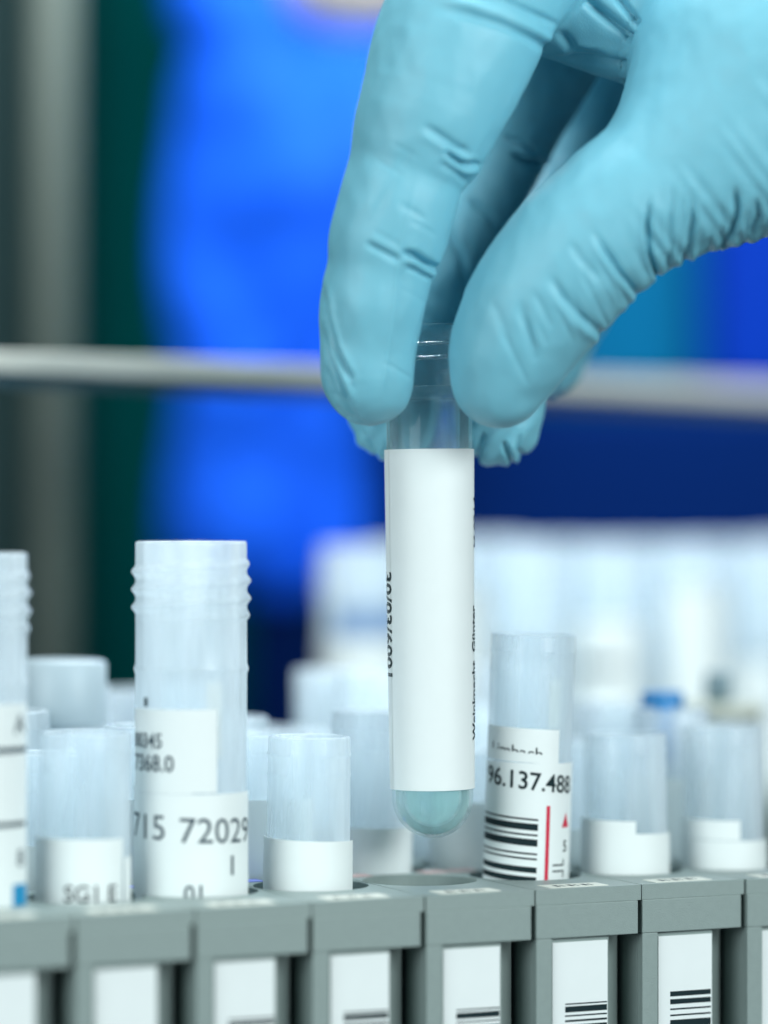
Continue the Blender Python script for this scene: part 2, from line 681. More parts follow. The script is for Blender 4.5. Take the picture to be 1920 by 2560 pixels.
# far-left tall tube, cut by the frame
fx, fy = hole(-4, 0)
t = tall_tube(((-76 - 960) / F * fy, fy), 0.0)
t.location.z -= .002
tag(t, 'tall frosted tube cut off by the left photo edge, with dark print and blue patch', 'sample tube')
d = Decal(8.22, 8.22, 0, 40)
d.sheet(-11, 11.2, -3.0, 30.0)
d.text('A', 9.0, 27.0, 3.6, mi=4)
d.rect(4, 11, 23.2, 24.0, 4, .12)
d.rect(4, 10.6, 13.0, 13.7, 4, .12)
d.text('8', 9.2, 8.5, 3.4, mi=4)
d.rect(7.5, 10.9, -1.2, 5.0, 3, .12)
d.build('paper_label', t)


def short_tube(k, j, px_, top, r, label, cat, lab=None, tilt=0.0, m='frost_clear', rt=0.93, group=None, loc=None):
    x, y = loc if loc else hole(k, j)
    if px_ is not None:
        x = (px_ - 960) / F * y
    t = empty('sample_tube', (x, y, RT), tilt_rot(tilt))
    z0 = -50
    pr = tube_profile(r * rt, r, z0, top, 0.8, collars=((top - 2.6, .5, .16), (top - 5.6, .6, .10)))
    V, Fc = lathe(pr, 64)
    link('tube_body', V, Fc, M[m], t)
    if lab:
        dd = Decal(r + .05, r + .05 + (rt - 1) * r * lab[1] / (top - z0), 0, lab[1])
        lab[0](dd)
        dd.build('paper_label', t)
    tag(t, label, cat, group)
    return t


def lab215(d):
    d.sheet(-9.5, 6.6, -3, 8.7)
    d.sheet(7.0, 9.0, -3, 6.0)
    d.text('SG1 E', 1.6, 1.0, 3.3, xscale=.95)


def lab770(d):
    d.sheet(-9.5, 9.2, -3, 7.0, slope=-.03)


def lab1560(d):
    d.sheet(-9.4, 1.2, 6.0, 7.9, slope=-.02)
    d.sheet(-9.6, 9.2, -3, 6.0, slope=-.02)


def lab1805(d):
    d.sheet(-9.4, 2.0, 4.3, 7.3, slope=-.02)
    d.sheet(-9.6, 9.2, -3, 4.2, slope=-.02)


SB = 'sample_tube'
short_tube(-3, 0, 210, 23.4, 6.85, 'short hazy tube with blurred print near the rack edge, left of the tall threaded tube', 'sample tube',
           (lab215, 9), 0.6)
short_tube(-1, 0, 770, 21.8, 6.45, 'short hazy tube with blank white label, just left of the empty hole', 'sample tube', (lab770, 8), 0.5)
short_tube(2, 0, 1562, 20.8, 6.75, 'short hazy tube with stepped blank label right of the barcode tube', 'sample tube', (lab1560, 9), 0.0)
short_tube(3, 0, 1808, 21.5, 6.6, 'short hazy tube with a low white label near the right photo edge', 'sample tube', (lab1805, 9), -0.3)


def lab_bar(d):
    sl = -0.085
    d.sheet(-9.3, 9.6, -4.0, 17.2, slope=0.0)
    d.sheet(-9.0, 4.4, 17.25, 22.3, slope=-.03)
    d.text('Limbach', -2.6, 18.6, 2.6, slope=sl, xscale=1.0, clip=0.0, bold=0)
    d.text('96.137.488', -0.2, 14.4, 3.75, slope=sl, xscale=.93)
    z = 9.0
    for off, th in ((0, .28), (.75, 1.0), (2.3, .28), (3.05, 1.05), (5.1, .28), (5.85, .28), (7.2, .85), (8.65, .85)):
        d.rect(-8.9, 1.3, z - off - th, z - off, 1, .14, slope=sl * .75)
    d.rect(2.55, 3.15, -3.2, 10.9, 2, .14)
    # small red triangle, digit and strokes
    s, zz = 6.5, 8.6
    for q in range(12):
        hw = .95 * (1 - (q + .5) / 12)
        d.rect(s - hw, s + hw, zz - 1.0 + q * .18, zz - 1.0 + (q + 1) * .18, 2, .14, n=4)
    d.text('5', 6.5, 4.7, 2.4)
    d.rect(3.9, 6.1, 1.9, 2.15, 1, .14)
    d.rect(3.9, 6.1, 1.0, 1.25, 1, .14)
    d.rect(6.05, 6.3, 1.9, 2.9, 1, .14)
    d.rect(6.05, 6.3, .2, 1.25, 1, .14)


bt = short_tube(1, 0, 1314, 36.2, 6.35, 'hazy tube whose label shows 96.137.488, a barcode and a red stripe',
                'sample tube', (lab_bar, 20), 1.9, m='frost_clear', rt=1.0)
d = Decal(5.3, 5.3, 0, 40)
d.sheet(2.4, 4.6, 22.4, 29.5)
d.build('inner_strip', bt)

# rows behind
rnd = random.Random(3)
COLN = {-4: 'the far-left tall tube', -3: 'the short tube with blurred print', -2: 'the tall threaded tube',
        -1: 'the short tube with blank white label', 0: 'the empty hole', 1: 'the red-striped barcode tube',
        2: 'the stepped-label tube', 3: 'the rightmost front tube'}
ROWN = {1: 'one row', 2: 'two rows', 3: 'three rows', 4: 'four rows'}
GR = 'blurred sample tubes in the rows behind'
for k in range(-4, 4):
    for j in range(1, 5):
        if (k, j) in ((2, 2), (3, 3), (-3, 3)):
            continue
        r = rnd.choice((6.4, 6.6, 7.6, 7.7))
        top = rnd.uniform(17, 27) + (1.5 if j > 2 else 0)
        hx = rnd.random()

        def lb(d, hx=hx, r=r):
            d.sheet(-1.5 * r, 1.45 * r, -3, 5 + 8 * hx)
        off = {(0, 1): 6.2}.get((k, j), 0)
        hxx, hyy = hole(k, j)
        short_tube(k, j, None, top, r, 'blurred frosted tube %s behind %s' % (ROWN[j], COLN[k]), 'sample tube', (lb, 10) if hx < .65 or j == 1 else None,
                   rnd.uniform(-1.5, 1.5), m='frost', rt=.96, group=GR, loc=(hxx + off * .0, hyy))


def capped_tube(loc, px_, r, top, cap_r, cap_h, capm, label, knob=None):
    x = (px_ - 960) / F * loc[1]
    t = empty('capped_tube', (x, loc[1], RT), tilt_rot(0.5))
    V, Fc = lathe(tube_profile(r, r, -50, top, .8), 56)
    link('tube_body', V, Fc, M['frost'], t)
    V, Fc = lathe([(0, top - 1), (cap_r * .98, top - 1), (cap_r, top - .6), (cap_r, top + cap_h - .5),
                   (cap_r - .5, top + cap_h), (cap_r * .5, top + cap_h + .1), (0, top + cap_h + .1)], 48)
    link('cap', V, Fc, capm, t)
    if knob:
        V, Fc = lathe([(0, top + cap_h), (knob[0], top + cap_h), (knob[0], top + cap_h + knob[1] - .4),
                       (knob[0] - .4, top + cap_h + knob[1]), (0, top + cap_h + knob[1])], 40)
        link('stopper', V, Fc, knob[2], t)
    tag(t, label, 'sample tube')
    return t


capped_tube(hole(2, 2), 1652, 4.2, 15.0, 3.5, 10.5, mat('blue_cap', (0.02, 0.22, 0.52), .4),
            'tube with a blue cap, blurred behind the short tube with stepped label')
capped_tube(hole(3, 3), 1792, 7.4, 21.0, 7.6, 1.4, mat('beige_cap', (0.50, 0.52, 0.44), .5),
            'tube with a beige ring and grey stopper, blurred at right', (2.3, 5.2, mat('grey_stopper', (0.20, 0.29, 0.33), .5)))
capped_tube(hole(-3, 3), 150, 6.6, 22.5, 7.0, 9.0, mat('white_cap', (0.42, 0.50, 0.54), .45),
            'wide tube with a pale flat cap, blurred behind at left below the pole')

# ------------------------------------------------------------------ second group of racks with tall tubes, far behind
def spot(k, b):
    return (P0[0] + (k * 17.6 + CU) * math.cos(TH) - b * math.sin(TH), P0[1] + (k * 17.6 + CU) * math.sin(TH) + b * math.cos(TH))


B0 = 134.0
WHERE = {3: 'leftmost, with a blue-grey band', 4: 'hidden mostly by the held tube', 5: 'above the barcode tube', 6: 'just right of the barcode tube',
         7: 'above the blue cap', 8: 'above the grey stopper', 9: 'at the right photo edge'}
for k in range(3, 10):
    x = P0[0] + k * 17.6 * math.cos(TH) - B0 * math.sin(TH)
    y = P0[1] + k * 17.6 * math.sin(TH) + B0 * math.cos(TH)
    rk = empty('tube_rack', (x, y, RT), (0, 0, TH))
    tag(rk, 'grey rack in the blur under the pale tall tube ' + WHERE[k], 'tube rack', 'grey tube racks behind')
    for s_ in rack_first:
        c = s_.copy()
        sc.collection.objects.link(c)
        c.parent = rk


def rear_label(n):
    d = Decal(8.22, 8.22, 0, 50)
    if n == 3:
        d.sheet(-12, 12, 4, 33)
        d.rect(-5.5, 9.5, 33.5, 39.5, 5, .12)
        d.rect(-9, 5, 14, 18, 4, .14)
    elif n % 3 == 0:
        d.sheet(-12, 7, 2, 36)
        d.rect(-6, 2, 26, 28, 4, .14)
    elif n % 3 == 1:
        d.sheet(-4, 12, 6, 42)
        d.rect(2, 10, 16, 19, 5, .14)
    else:
        d.sheet(-12, 2, 0, 27)
        d.rect(-10, -2, 9, 14, 5, .14)
    return d


M['band'] = mat('blue_grey_band', (0.26, 0.38, 0.58), .6)
first_tall = None
for row, b in enumerate((B0 + 20, B0 + 37.6)):
    for k in range(3 + row, 10):
        x, y = spot(k, b)
        if first_tall is None:
            t = tall_tube((x, y), 0.0)
            first_tall = t
        else:
            t = first_tall.copy()
            sc.collection.objects.link(t)
            c = [o for o in sc.objects if o.parent == first_tall and o.name.startswith('tube_body')][0].copy()
            sc.collection.objects.link(c)
            c.parent = t
        t.location = (x * MM, y * MM, (RT - 1.8 + rnd.uniform(-.8, .5)) * MM)
        t.rotation_euler = tilt_rot(rnd.uniform(-.7, .7))
        tag(t, 'pale tall tube in the bright blur behind, %s row, %s' % (('nearer', 'farther')[row], WHERE[k]), 'sample tube',
            'pale tall tubes in the rear racks')
        if row == 0 or k % 2:
            rear_label(k + row).build('paper_label', t, [M['paper'], M['ink'], M['red'], M['blue_ink'], M['faded'], M['band']])

# ------------------------------------------------------------------ background things
# horizontal rail, receding to the right
a = P(-60, 903, 568)
b = P(2050, 986, 722)
dv = (b - a)
ln = dv.length
rl = empty('rail', (a.x, a.y, a.z), (0, 0, math.atan2(dv.y, dv.x)))
hx = math.hypot(dv.x, dv.y)
sl = dv.z / hx


def slanted(x0, x1, y0, y1, z0, z1):
    V, Fc = boxes([(x0, x1, y0, y1, z0, z1)])
    return [(x, y, z + sl * x) for x, y, z in V], Fc


V, Fc = slanted(-60, hx + 60, -2, 2, -1.75, 1.75)
bevel(link('bar', V, Fc, mat('rail_paint', (0.76, 0.74, 0.66), .6, .3, .05, 30), rl, False), 0.4, 2)
V, Fc = slanted(-60, hx + 60, 0.5, 2.5, -4.0, -1.75)
link('shadow_strip', V, Fc, mat('rail_shadow', (0.07, 0.13, 0.16), .6), rl, False)  # dark strip painting the shadow line under the bar
tag(rl, 'horizontal beige metal rail, blurred, crossing behind the fingertips', 'rail')

# vertical pole
c = P(132, 1280, 740)
V, Fc = lathe([(0, -0), (4.6, 0), (4.6, 480), (0, 480)], 48)
po = link('pole', V, Fc, mat('pole_metal', (0.17, 0.20, 0.17), .45, .5, .05, 20))
po.location = Vector((c.x, c.y, 0)) * MM
tag(po, 'vertical grey-beige metal pole at the left, out of focus', 'pole')

# dark cabinet edge at far left
a, b = P(-900, 0, 900), P(40, 0, 900)
V, Fc = boxes([(a.x, b.x, 900, 1100, 0, 420)])
cb = bevel(link('cabinet', V, Fc, mat('cabinet_dark', (0.010, 0.030, 0.030), .6, .2), None, False), 2)
tag(cb, 'almost black cabinet filling the far left behind the pole', 'cabinet')

# dark blue machine housing on the right, under the rail
a, b = P(600, 0, 880), P(2600, 0, 880)
zt = P(0, 1000, 880).z
V, Fc = boxes([(a.x, b.x, 880, 1150, 0, zt)])
hb = bevel(link('machine_housing', V, Fc, mat('housing_navy', (0.0, 0.014, 0.10), .8, .05, .2, 8), None, False), 4, 4)
tag(hb, 'dark navy machine housing, blurred, right of the held tube below the rail', 'machine')
a, b = P(1130, 0, 900), P(1760, 0, 900)
V, Fc = boxes([(a.x, b.x, 905, 1000, zt + 1, zt + 190)])
tb = bevel(link('panel', V, Fc, mat('panel_teal', (0.0, 0.115, 0.24), .8, .08, .15, 12), None, False), 3)
tag(tb, 'blurred teal-blue upright panel behind the thumb', 'panel')
a, b = P(1780, 0, 880), P(2700, 0, 880)
V, Fc = boxes([(a.x, b.x, 885, 1000, zt + 1, zt + 190)])
tb = bevel(link('panel', V, Fc, mat('panel_blue', (0.0, 0.03, 0.33), .8, .08, .15, 12), None, False), 3)
tag(tb, 'blurred deep blue upright panel at the right photo edge', 'panel')


# bright blue crumpled fabric
def fabric():
    Z = 830
    ztop, zbot = P(0, -500, Z).z, P(0, 1500, Z).z
    nx, nz = 90, 150
    V, Fc = [], []
    cols = nx
    for j in range(nz + 1):
        v = j / nz
        z = zbot + (ztop - zbot) * v
        ypx = 1280 - (z - HC) * F / Z
        # left edge of the hanging cloth follows the photo's soft outline
        le = 418 + 18 * math.sin(ypx / 120.0) + (30 * math.exp(-((ypx - 110) / 60.0) ** 2)) - 12 * math.exp(-((ypx - 760) / 150) ** 2)
        re = 925 if ypx > 980 else 925 + min(1, (980 - ypx) / 120) * 260
        xl, xr = (le - 960) / F * Z, (re - 960) / F * Z
        cx, hw = (xl + xr) / 2, (xr - xl) / 2
        taper = min(1, v * 14 + .3)
        for i in range(cols):
            a = 2 * math.pi * i / cols
            n = noise.noise(Vector((math.cos(a) * 1.3, math.sin(a) * 1.3, z * .028))) * 11
            n += noise.noise(Vector((math.cos(a) * 3, math.sin(a) * 3 + 5, z * .06))) * 5
            x = cx - hw * taper * math.cos(a)
            y = Z + 16 + (16 + n * abs(math.sin(a))) * -math.sin(a) * taper
            V.append((x, y, z))
    for j in range(nz):
        for i in range(cols):
            k = (i + 1) % cols
            a, b = j * cols + i, j * cols + k
            Fc.append((a, b, b + cols, a + cols))
    Fc.append(tuple(range(cols))[::-1])
    Fc.append(tuple(nz * cols + i for i in range(cols)))
    return V, Fc


V, Fc = fabric()
fb = link('blue_fabric', V, Fc, mat('bright_blue_cloth', (0.004, 0.125, 0.92), .75, .25, .06, 25))
tag(fb, 'bright blue crumpled fabric, out of focus, left of the gloved hand', 'fabric')

V, Fc = [], []
c = P(905, -60, 780)
V, Fc = lathe([(19 * math.sin(math.pi * i / 16), -13 * math.cos(math.pi * i / 16)) for i in range(17)], 40)
pb = link('pale_pouch', V, Fc, mat('pale_pouch', (0.95, 0.82, 0.80), .6))
pb.location = c * MM
tag(pb, 'blurred pale pinkish rounded pouch at the top edge beside the index finger', 'pouch')

# ------------------------------------------------------------------ held tube
tc = P(1075, 2095, 511)
ht = empty('test_tube', (tc.x + .45, tc.y, tc.z), (0, math.radians(-0.55), 0))
tag(ht, 'clear test tube with blank white label held up in the gloved fingers', 'test tube')
TL = 75.6
pr = tube_profile(6.42, 5.95, 0, TL, 0.5, dense=(65.5, 74.8, 70))
V, Fc = lathe(pr, 96, thread=(68.5, 74.2, 2.1, .5, .22, 6.1))
link('tube_body', V, Fc, M['clear'], ht)
# skirt band below the thread
V, Fc = lathe([(6.44, 64.5), (6.62, 64.6), (6.62, 66.4), (6.44, 66.5), (6.44, 64.5)], 96)
link('neck_ring', V, Fc, M['clear'], ht)
# liquid
rb = 5.95 - .5 - .02
pr = [(rb * math.sin(math.pi / 2 * i / 12), 5.95 - rb * math.cos(math.pi / 2 * i / 12)) for i in range(13)]
pr += [(rb + .02, 14), (rb - .2, 13.8), (0, 13.75)]
V, Fc = lathe(pr, 64)
link('liquid', V, Fc, M['liquid'], ht)
d = Decal(6.14, 6.50, 7.4, 57.3)
d.sheet(-17.5, 17.5, 7.4, 57.3)
d.rect(-17.5, -7.35, 7.4, 57.3, 0, .16)
d.text('30/03/6001', -8.6, 31.4, 3.8, rot=-math.pi / 2, cuts=.25, xscale=.93, bold=.03)
d.text('Weinknecht  Günter', 8.55, 24.4, 2.5, rot=math.pi / 2, cuts=.25, xscale=.93, bold=.03)
d.text('M 0214', 9.6, 46.5, 2.5, rot=math.pi / 2, cuts=.25)
d.build('paper_label', ht)

# ------------------------------------------------------------------ gloved hand
VS = 1920 / 1659.0


def HP(vx, vy, Z):
    p = P(vx * VS, vy * VS, Z)
    return np.array([p.x, p.y, p.z])


def chain(pts):
    out = []
    for (vx, vy, Z, rv) in pts:
        out.append((HP(vx, vy, Z), rv * VS * Z / F))
    return out


INDEX = chain([(1135, -140, 503, 178), (1045, -30, 500, 180), (983, 100, 498, 176), (938, 215, 497, 160), (908, 293, 497, 147), (882, 358, 497, 127),
               (858, 445, 497, 128), (836, 520, 497.3, 125), (822, 575, 497.5, 113), (805, 650, 498, 113), (797, 730, 499, 106), (794, 805, 499.5, 100),
               (799, 830, 500, 90)])
THUMB = chain([(1078, 822, 498.5, 103), (1083, 800, 498.5, 112), (1107, 742, 498, 134), (1163, 650, 497, 151), (1245, 548, 496, 158), (1340, 462, 496, 161),
               (1450, 385, 497, 178), (1570, 290, 500, 240), (1700, 150, 505, 330)])
MIDDLE = chain([(1290, -120, 528, 150), (1215, 30, 530, 140), (1120, 200, 533, 128), (1062, 320, 534, 120), (1005, 440, 532, 113), (925, 600, 527, 108),
                (872, 760, 524, 105), (853, 880, 524.5, 100), (852, 905, 524.5, 92)])
RING = chain([(1420, -60, 548, 150), (1325, 130, 558, 135), (1245, 320, 560, 128), (1160, 480, 553, 118), (1110, 620, 539, 110),
              (1090, 760, 526, 104), (1080, 880, 523.5, 98), (1076, 918, 523.5, 90)])
PINKY = chain([(1560, 60, 566, 140), (1450, 230, 574, 115), (1370, 420, 574, 105), (1280, 560, 568, 98), (1215, 690, 556, 88),
               (1185, 780, 547, 78)])
PALM = [chain([(1700, 150, 508, 330), (1760, -60, 512, 345)]), chain([(1760, -60, 512, 345), (2250, -150, 520, 380)]),
        chain([(2250, -150, 520, 380), (2800, -330, 524, 370)]),
        chain([(1135, -160, 512, 160), (1900, -260, 528, 300)]),
        chain([(1300, -160, 532, 170), (2000, -200, 535, 300)]),
        chain([(1440, -80, 550, 165), (2100, -150, 545, 300)]),
        chain([(1580, 40, 566, 150), (2100, -100, 548, 280)]),
        chain([(1590, 210, 548, 185), (2050, 90, 540, 280)])]
WEB = [chain([(1150, -20, 513, 128), (1430, 48, 512, 152)]), chain([(1430, 40, 514, 150), (1640, 60, 512, 250)])]


def dense(ch, n=4):
    P_ = np.array([np.append(c, r) for c, r in ch])
    P_ = np.vstack([2 * P_[0] - P_[1], P_, 2 * P_[-1] - P_[-2]])
    out = []
    for i in range(1, len(P_) - 2):
        a, b, c, d_ = P_[i - 1:i + 3]
        for t in np.arange(n) / n:
            q = 0.5 * (2 * b + (c - a) * t + (2 * a - 5 * b + 4 * c - d_) * t * t + (3 * b - a - 3 * c + d_) * t ** 3)
            out.append((q[:3], q[3]))
    out.append(ch[-1])
    return out


DENSE = {}


def seg(p, a, b):
    (pa, ra), (pb_, rb_) = a, b
    ba = pb_ - pa
    t = np.clip(((p - pa) @ ba) / (ba @ ba), 0, 1)
    return np.linalg.norm(p - pa - t[:, None] * ba, axis=1) - (ra + (rb_ - ra) * t)


def smin(a, b, k):
    h = np.maximum(k - np.abs(a - b), 0) / k
    return np.minimum(a, b) - h * h * k * 0.25


def sd_chain(p, ch, k=2.0):
    d = None
    for a, b in zip(ch[:-1], ch[1:]):
        s = seg(p, a, b)
        d = s if d is None else np.minimum(d, s)
    d = d - .3
    if id(ch) not in DENSE:
        DENSE[id(ch)] = dense(ch)
    idx = np.nonzero(d < 3.5)[0]
    if len(idx):
        pp = p[idx]
        e = None
        dn = DENSE[id(ch)]
        for a, b in zip(dn[:-1], dn[1:]):
            s = seg(pp, a, b)
            e = s if e is None else smin(e, s, .25)
        d[idx] = e
    return d


def sdf(p):
    # round cones overlap, so the running smooth union swells them a little: k is kept small
    di = sd_chain(p, INDEX, 1.0)
    dt = sd_chain(p, THUMB, 1.2)
    dm = sd_chain(p, MIDDLE, 1.0)
    dr = sd_chain(p, RING, 1.0)
    dp = sd_chain(p, PINKY, 1.0)
    pl = None
    for c_ in PALM:
        s = seg(p, c_[0], c_[1])
        pl = s if pl is None else smin(pl, s, 8.0)
    for c_ in WEB:
        pl = smin(pl, seg(p, c_[0], c_[1]), 2.5)
    fin = smin(smin(di, dm, 0.5), smin(dr, dp, 0.5), 0.5)
    body = smin(smin(fin, pl, 2.0), dt, 3.0)
    return body


def surface_nets(Fv, org, h):
    nx, ny, nz = Fv.shape
    S = Fv < 0
    cnt = np.zeros((nx - 1, ny - 1, nz - 1), np.int8)
    for dx in (0, 1):
        for dy in (0, 1):
            for dz in (0, 1):
                cnt += S[dx:nx - 1 + dx, dy:ny - 1 + dy, dz:nz - 1 + dz]
    act = (cnt > 0) & (cnt < 8)
    I, J, K = np.nonzero(act)
    vid = -np.ones(act.shape, np.int64)
    vid[I, J, K] = np.arange(len(I))
    acc = np.zeros((len(I), 3))
    num = np.zeros(len(I))
    C = [(0, 0, 0), (1, 0, 0), (0, 1, 0), (1, 1, 0), (0, 0, 1), (1, 0, 1), (0, 1, 1), (1, 1, 1)]
    vals = [Fv[I + c[0], J + c[1], K + c[2]] for c in C]
    for a in range(8):
        for b in range(a + 1, 8):
            if sum(abs(C[a][q] - C[b][q]) for q in range(3)) != 1:
                continue
            va, vb = vals[a], vals[b]
            m = (va < 0) != (vb < 0)
            t = np.where(m, va / np.where(m, va - vb, 1), 0)
            pa, pb2 = np.array(C[a], float), np.array(C[b], float)
            acc += (pa + t[:, None] * (pb2 - pa)) * m[:, None]
            num += m
    Vx = (acc / num[:, None] + np.stack([I, J, K], 1)) * h + org
    Q = []
    for ax in range(3):
        sl0 = [slice(None)] * 3
        sl1 = [slice(None)] * 3
        sl0[ax] = slice(0, -1)
        sl1[ax] = slice(1, None)
        A, B = S[tuple(sl0)], S[tuple(sl1)]
        E = np.stack(np.nonzero(A != B), 1)
        o1, o2 = [(1, 2), (2, 0), (0, 1)][ax]
        ok = (E[:, o1] > 0) & (E[:, o2] > 0) & (E[:, o1] < Fv.shape[o1] - 1) & (E[:, o2] < Fv.shape[o2] - 1)
        E = E[ok]
        inside = A[E[:, 0], E[:, 1], E[:, 2]]
        u, v = np.zeros(3, int), np.zeros(3, int)
        u[o1] = 1
        v[o2] = 1
        g = lambda e: vid[e[:, 0], e[:, 1], e[:, 2]]
        q = np.stack([g(E - u - v), g(E - v), g(E), g(E - u)], 1)
        q[~inside] = q[~inside][:, ::-1]
        Q.append(q)
    return Vx, np.concatenate(Q)


# grooves and ridges of the glove, drawn as lines on the hand: (points, width mm, depth mm, ridge side offset mm, ridge height, parts)
G = [
    # index, first joint from the top
    ([(905, 266), (945, 290), (985, 318), (1010, 330)], .75, .45, 1.2, .25),
    ([(955, 322), (985, 345), (1003, 356), (1030, 356)], .55, 1.0, .9, .35),
    ([(940, 345), (985, 372), (1010, 395)], .7, .25, 0, 0),
    # index, second joint
    ([(785, 522), (825, 543), (858, 562)], .6, .45, -.9, .2),
    ([(862, 543), (900, 553), (925, 570), (945, 580)], .60, 1.15, .95, .45),
    ([(870, 575), (905, 588), (925, 600)], .5, .4, 0, 0),
    # index, near the knuckle
    ([(930, 12), (1010, 30), (1080, 52), (1150, 85), (1195, 112)], .9, .55, -1.3, .4),
    ([(980, -20), (1090, 0), (1195, 50)], .7, .5, 0, 0),
    # soft seam along the finger
    ([(905, 372), (885, 450), (862, 560), (852, 660), (838, 770), (825, 860)], .35, -.13, 0, 0),
    ([(905, 290), (800, 480)], .9, .12, 0, 0),
    # index fingertip, loose folds at the left
    ([(694, 600), (703, 680), (722, 750), (755, 815)], .6, .45, -.9, .35),
    ([(690, 690), (708, 770), (740, 840), (752, 870)], .5, .6, -.9, .35),
    ([(700, 780), (722, 850), (770, 900)], .5, .4, 0, 0),
    ([(720, 870), (750, 900), (790, 915)], .4, .3, 0, 0),
    # thumb and ball of the thumb
    ([(1404, 410), (1401, 480), (1405, 550), (1418, 585), (1425, 605)], .36, 1.0, .8, .35),
    ([(1448, 430), (1452, 500), (1450, 550), (1440, 600)], .5, .35, 0, 0),
    ([(1492, 420), (1499, 480), (1492, 530), (1478, 575)], .5, .65, -.8, .25),
    ([(1588, 400), (1596, 450), (1588, 490), (1565, 530)], .42, .9, -.8, .35),
    ([(1632, 420), (1640, 470), (1620, 510)], .5, .6, 0, 0),
    ([(1680, 400), (1690, 470), (1670, 520)], .5, .6, 0, 0),
    ([(1275, 490), (1310, 545), (1340, 590), (1362, 615), (1378, 640)], .55, .60, 1.0, .3),
    ([(1180, 585), (1215, 640), (1250, 680), (1290, 712), (1310, 730)], .8, .45, 1.3, .3),
    ([(1225, 515), (1255, 560), (1290, 600)], .8, .22, 0, 0),
    ([(1120, 640), (1138, 700), (1152, 770)], .8, .28, -1.2, .14),
    ([(1060, 640), (1085, 700), (1100, 740)], .9, .12, 0, 0),
]
_r = random.Random(5)
for i in range(15):      # fine stretch lines over the thumb pad and the ball of the thumb
    x0, y0 = 1075 + i * 24 + _r.uniform(-9, 9), 690 - i * 15 + _r.uniform(-25, 25)
    l_ = _r.uniform(70, 140)
    G.append(([(x0, y0), (x0 + l_ * .28, y0 + l_ * .55), (x0 + l_ * .5, y0 + l_)], _r.uniform(.28, .5), _r.uniform(.07, .17), 0, 0))
for i in range(12):      # and down from the heel of the thumb
    x0 = 1395 + i * 24 + _r.uniform(-8, 8)
    y0 = 420 + _r.uniform(-45, 45)
    G.append(([(x0, y0), (x0 + 3, y0 + 70), (x0 - 10, y0 + 150)], _r.uniform(.28, .45), _r.uniform(.08, .3), 0, 0))
for i in range(10):      # index finger, short lines beside the joints
    x0, y0 = 760 + _r.uniform(0, 140), 300 + _r.uniform(0, 480)
    G.append(([(x0, y0), (x0 + 30, y0 + 16), (x0 + 62, y0 + 36)], _r.uniform(.28, .4), _r.uniform(.05, .11), 0, 0))
GW = [  # folds of the web between thumb and index
    ([(1185, 126), (1260, 130), (1330, 138), (1400, 142)], .8, .8, -1.6, .45),
    ([(1240, -20), (1300, 30), (1350, 70), (1400, 110)], .9, 1.0, -1.8, .5),
    ([(1200, 60), (1240, 110), (1300, 120)], .9, .6, 0, 0),
    ([(1300, -60), (1340, 0), (1385, 60)], .7, 1.0, 0, 0),
    ([(1200, 165), (1290, 175), (1380, 185)], .7, .6, 0, 0),
]
GM = [  # middle finger seen in the gap and the fingertips behind the tube
    ([(1100, 330), (1140, 350), (1170, 352)], .6, .9, -1, .4),
    ([(1080, 290), (1130, 310), (1160, 335)], .6, .5, 0, 0),
    ([(1000, 420), (1060, 470), (1100, 540)], .9, .5, 0, 0),
    ([(960, 480), (1000, 560), (1010, 640)], .9, .5, 0, 0),
    ([(770, 920), (800, 960), (820, 1010)], .5, .5, 0, 0),
    ([(1045, 930), (1035, 970), (1022, 1010)], .5, .6, 0, 0),
    ([(1085, 950), (1100, 985), (1112, 1015)], .5, .6, -.8, .3),
    ([(1125, 930), (1120, 970), (1140, 1000)], .5, .4, 0, 0),
    ([(1180, 800), (1200, 840), (1215, 870)], .5, .4, 0, 0),
]


def line_disp(q, pts, wd, dep, off, rh, mmv):
    """signed-distance groove; q = (n,2) view pixels, mmv = mm per view pixel"""
    pts = np.array(pts, float)
    best = np.full(len(q), 1e9)
    sg = np.zeros(len(q))
    tt = np.zeros(len(q))
    n = len(pts) - 1
    for i in range(n):
        a, b = pts[i], pts[i + 1]
        ab = b - a
        t = np.clip(((q - a) @ ab) / (ab @ ab), 0, 1)
        dd = q - a - t[:, None] * ab
        L_ = np.linalg.norm(dd, axis=1)
        m = L_ < best
        best[m] = L_[m]
        s = np.sign(ab[0] * dd[:, 1] - ab[1] * dd[:, 0])
        sg[m] = s[m]
        tt[m] = (i + t[m]) / n
    D = best * mmv
    prof = np.clip(np.minimum(tt, 1.15 - tt) / .3, 0, 1)
    prof = prof * prof * (3 - 2 * prof)
    # beyond the ends the line fades
    r = -1.35 * dep * np.exp(-(D / (wd * .78)) ** 2)
    if rh:
        r += rh * np.exp(-((D * sg - off) / (abs(off) * .6)) ** 2)
    return r * prof


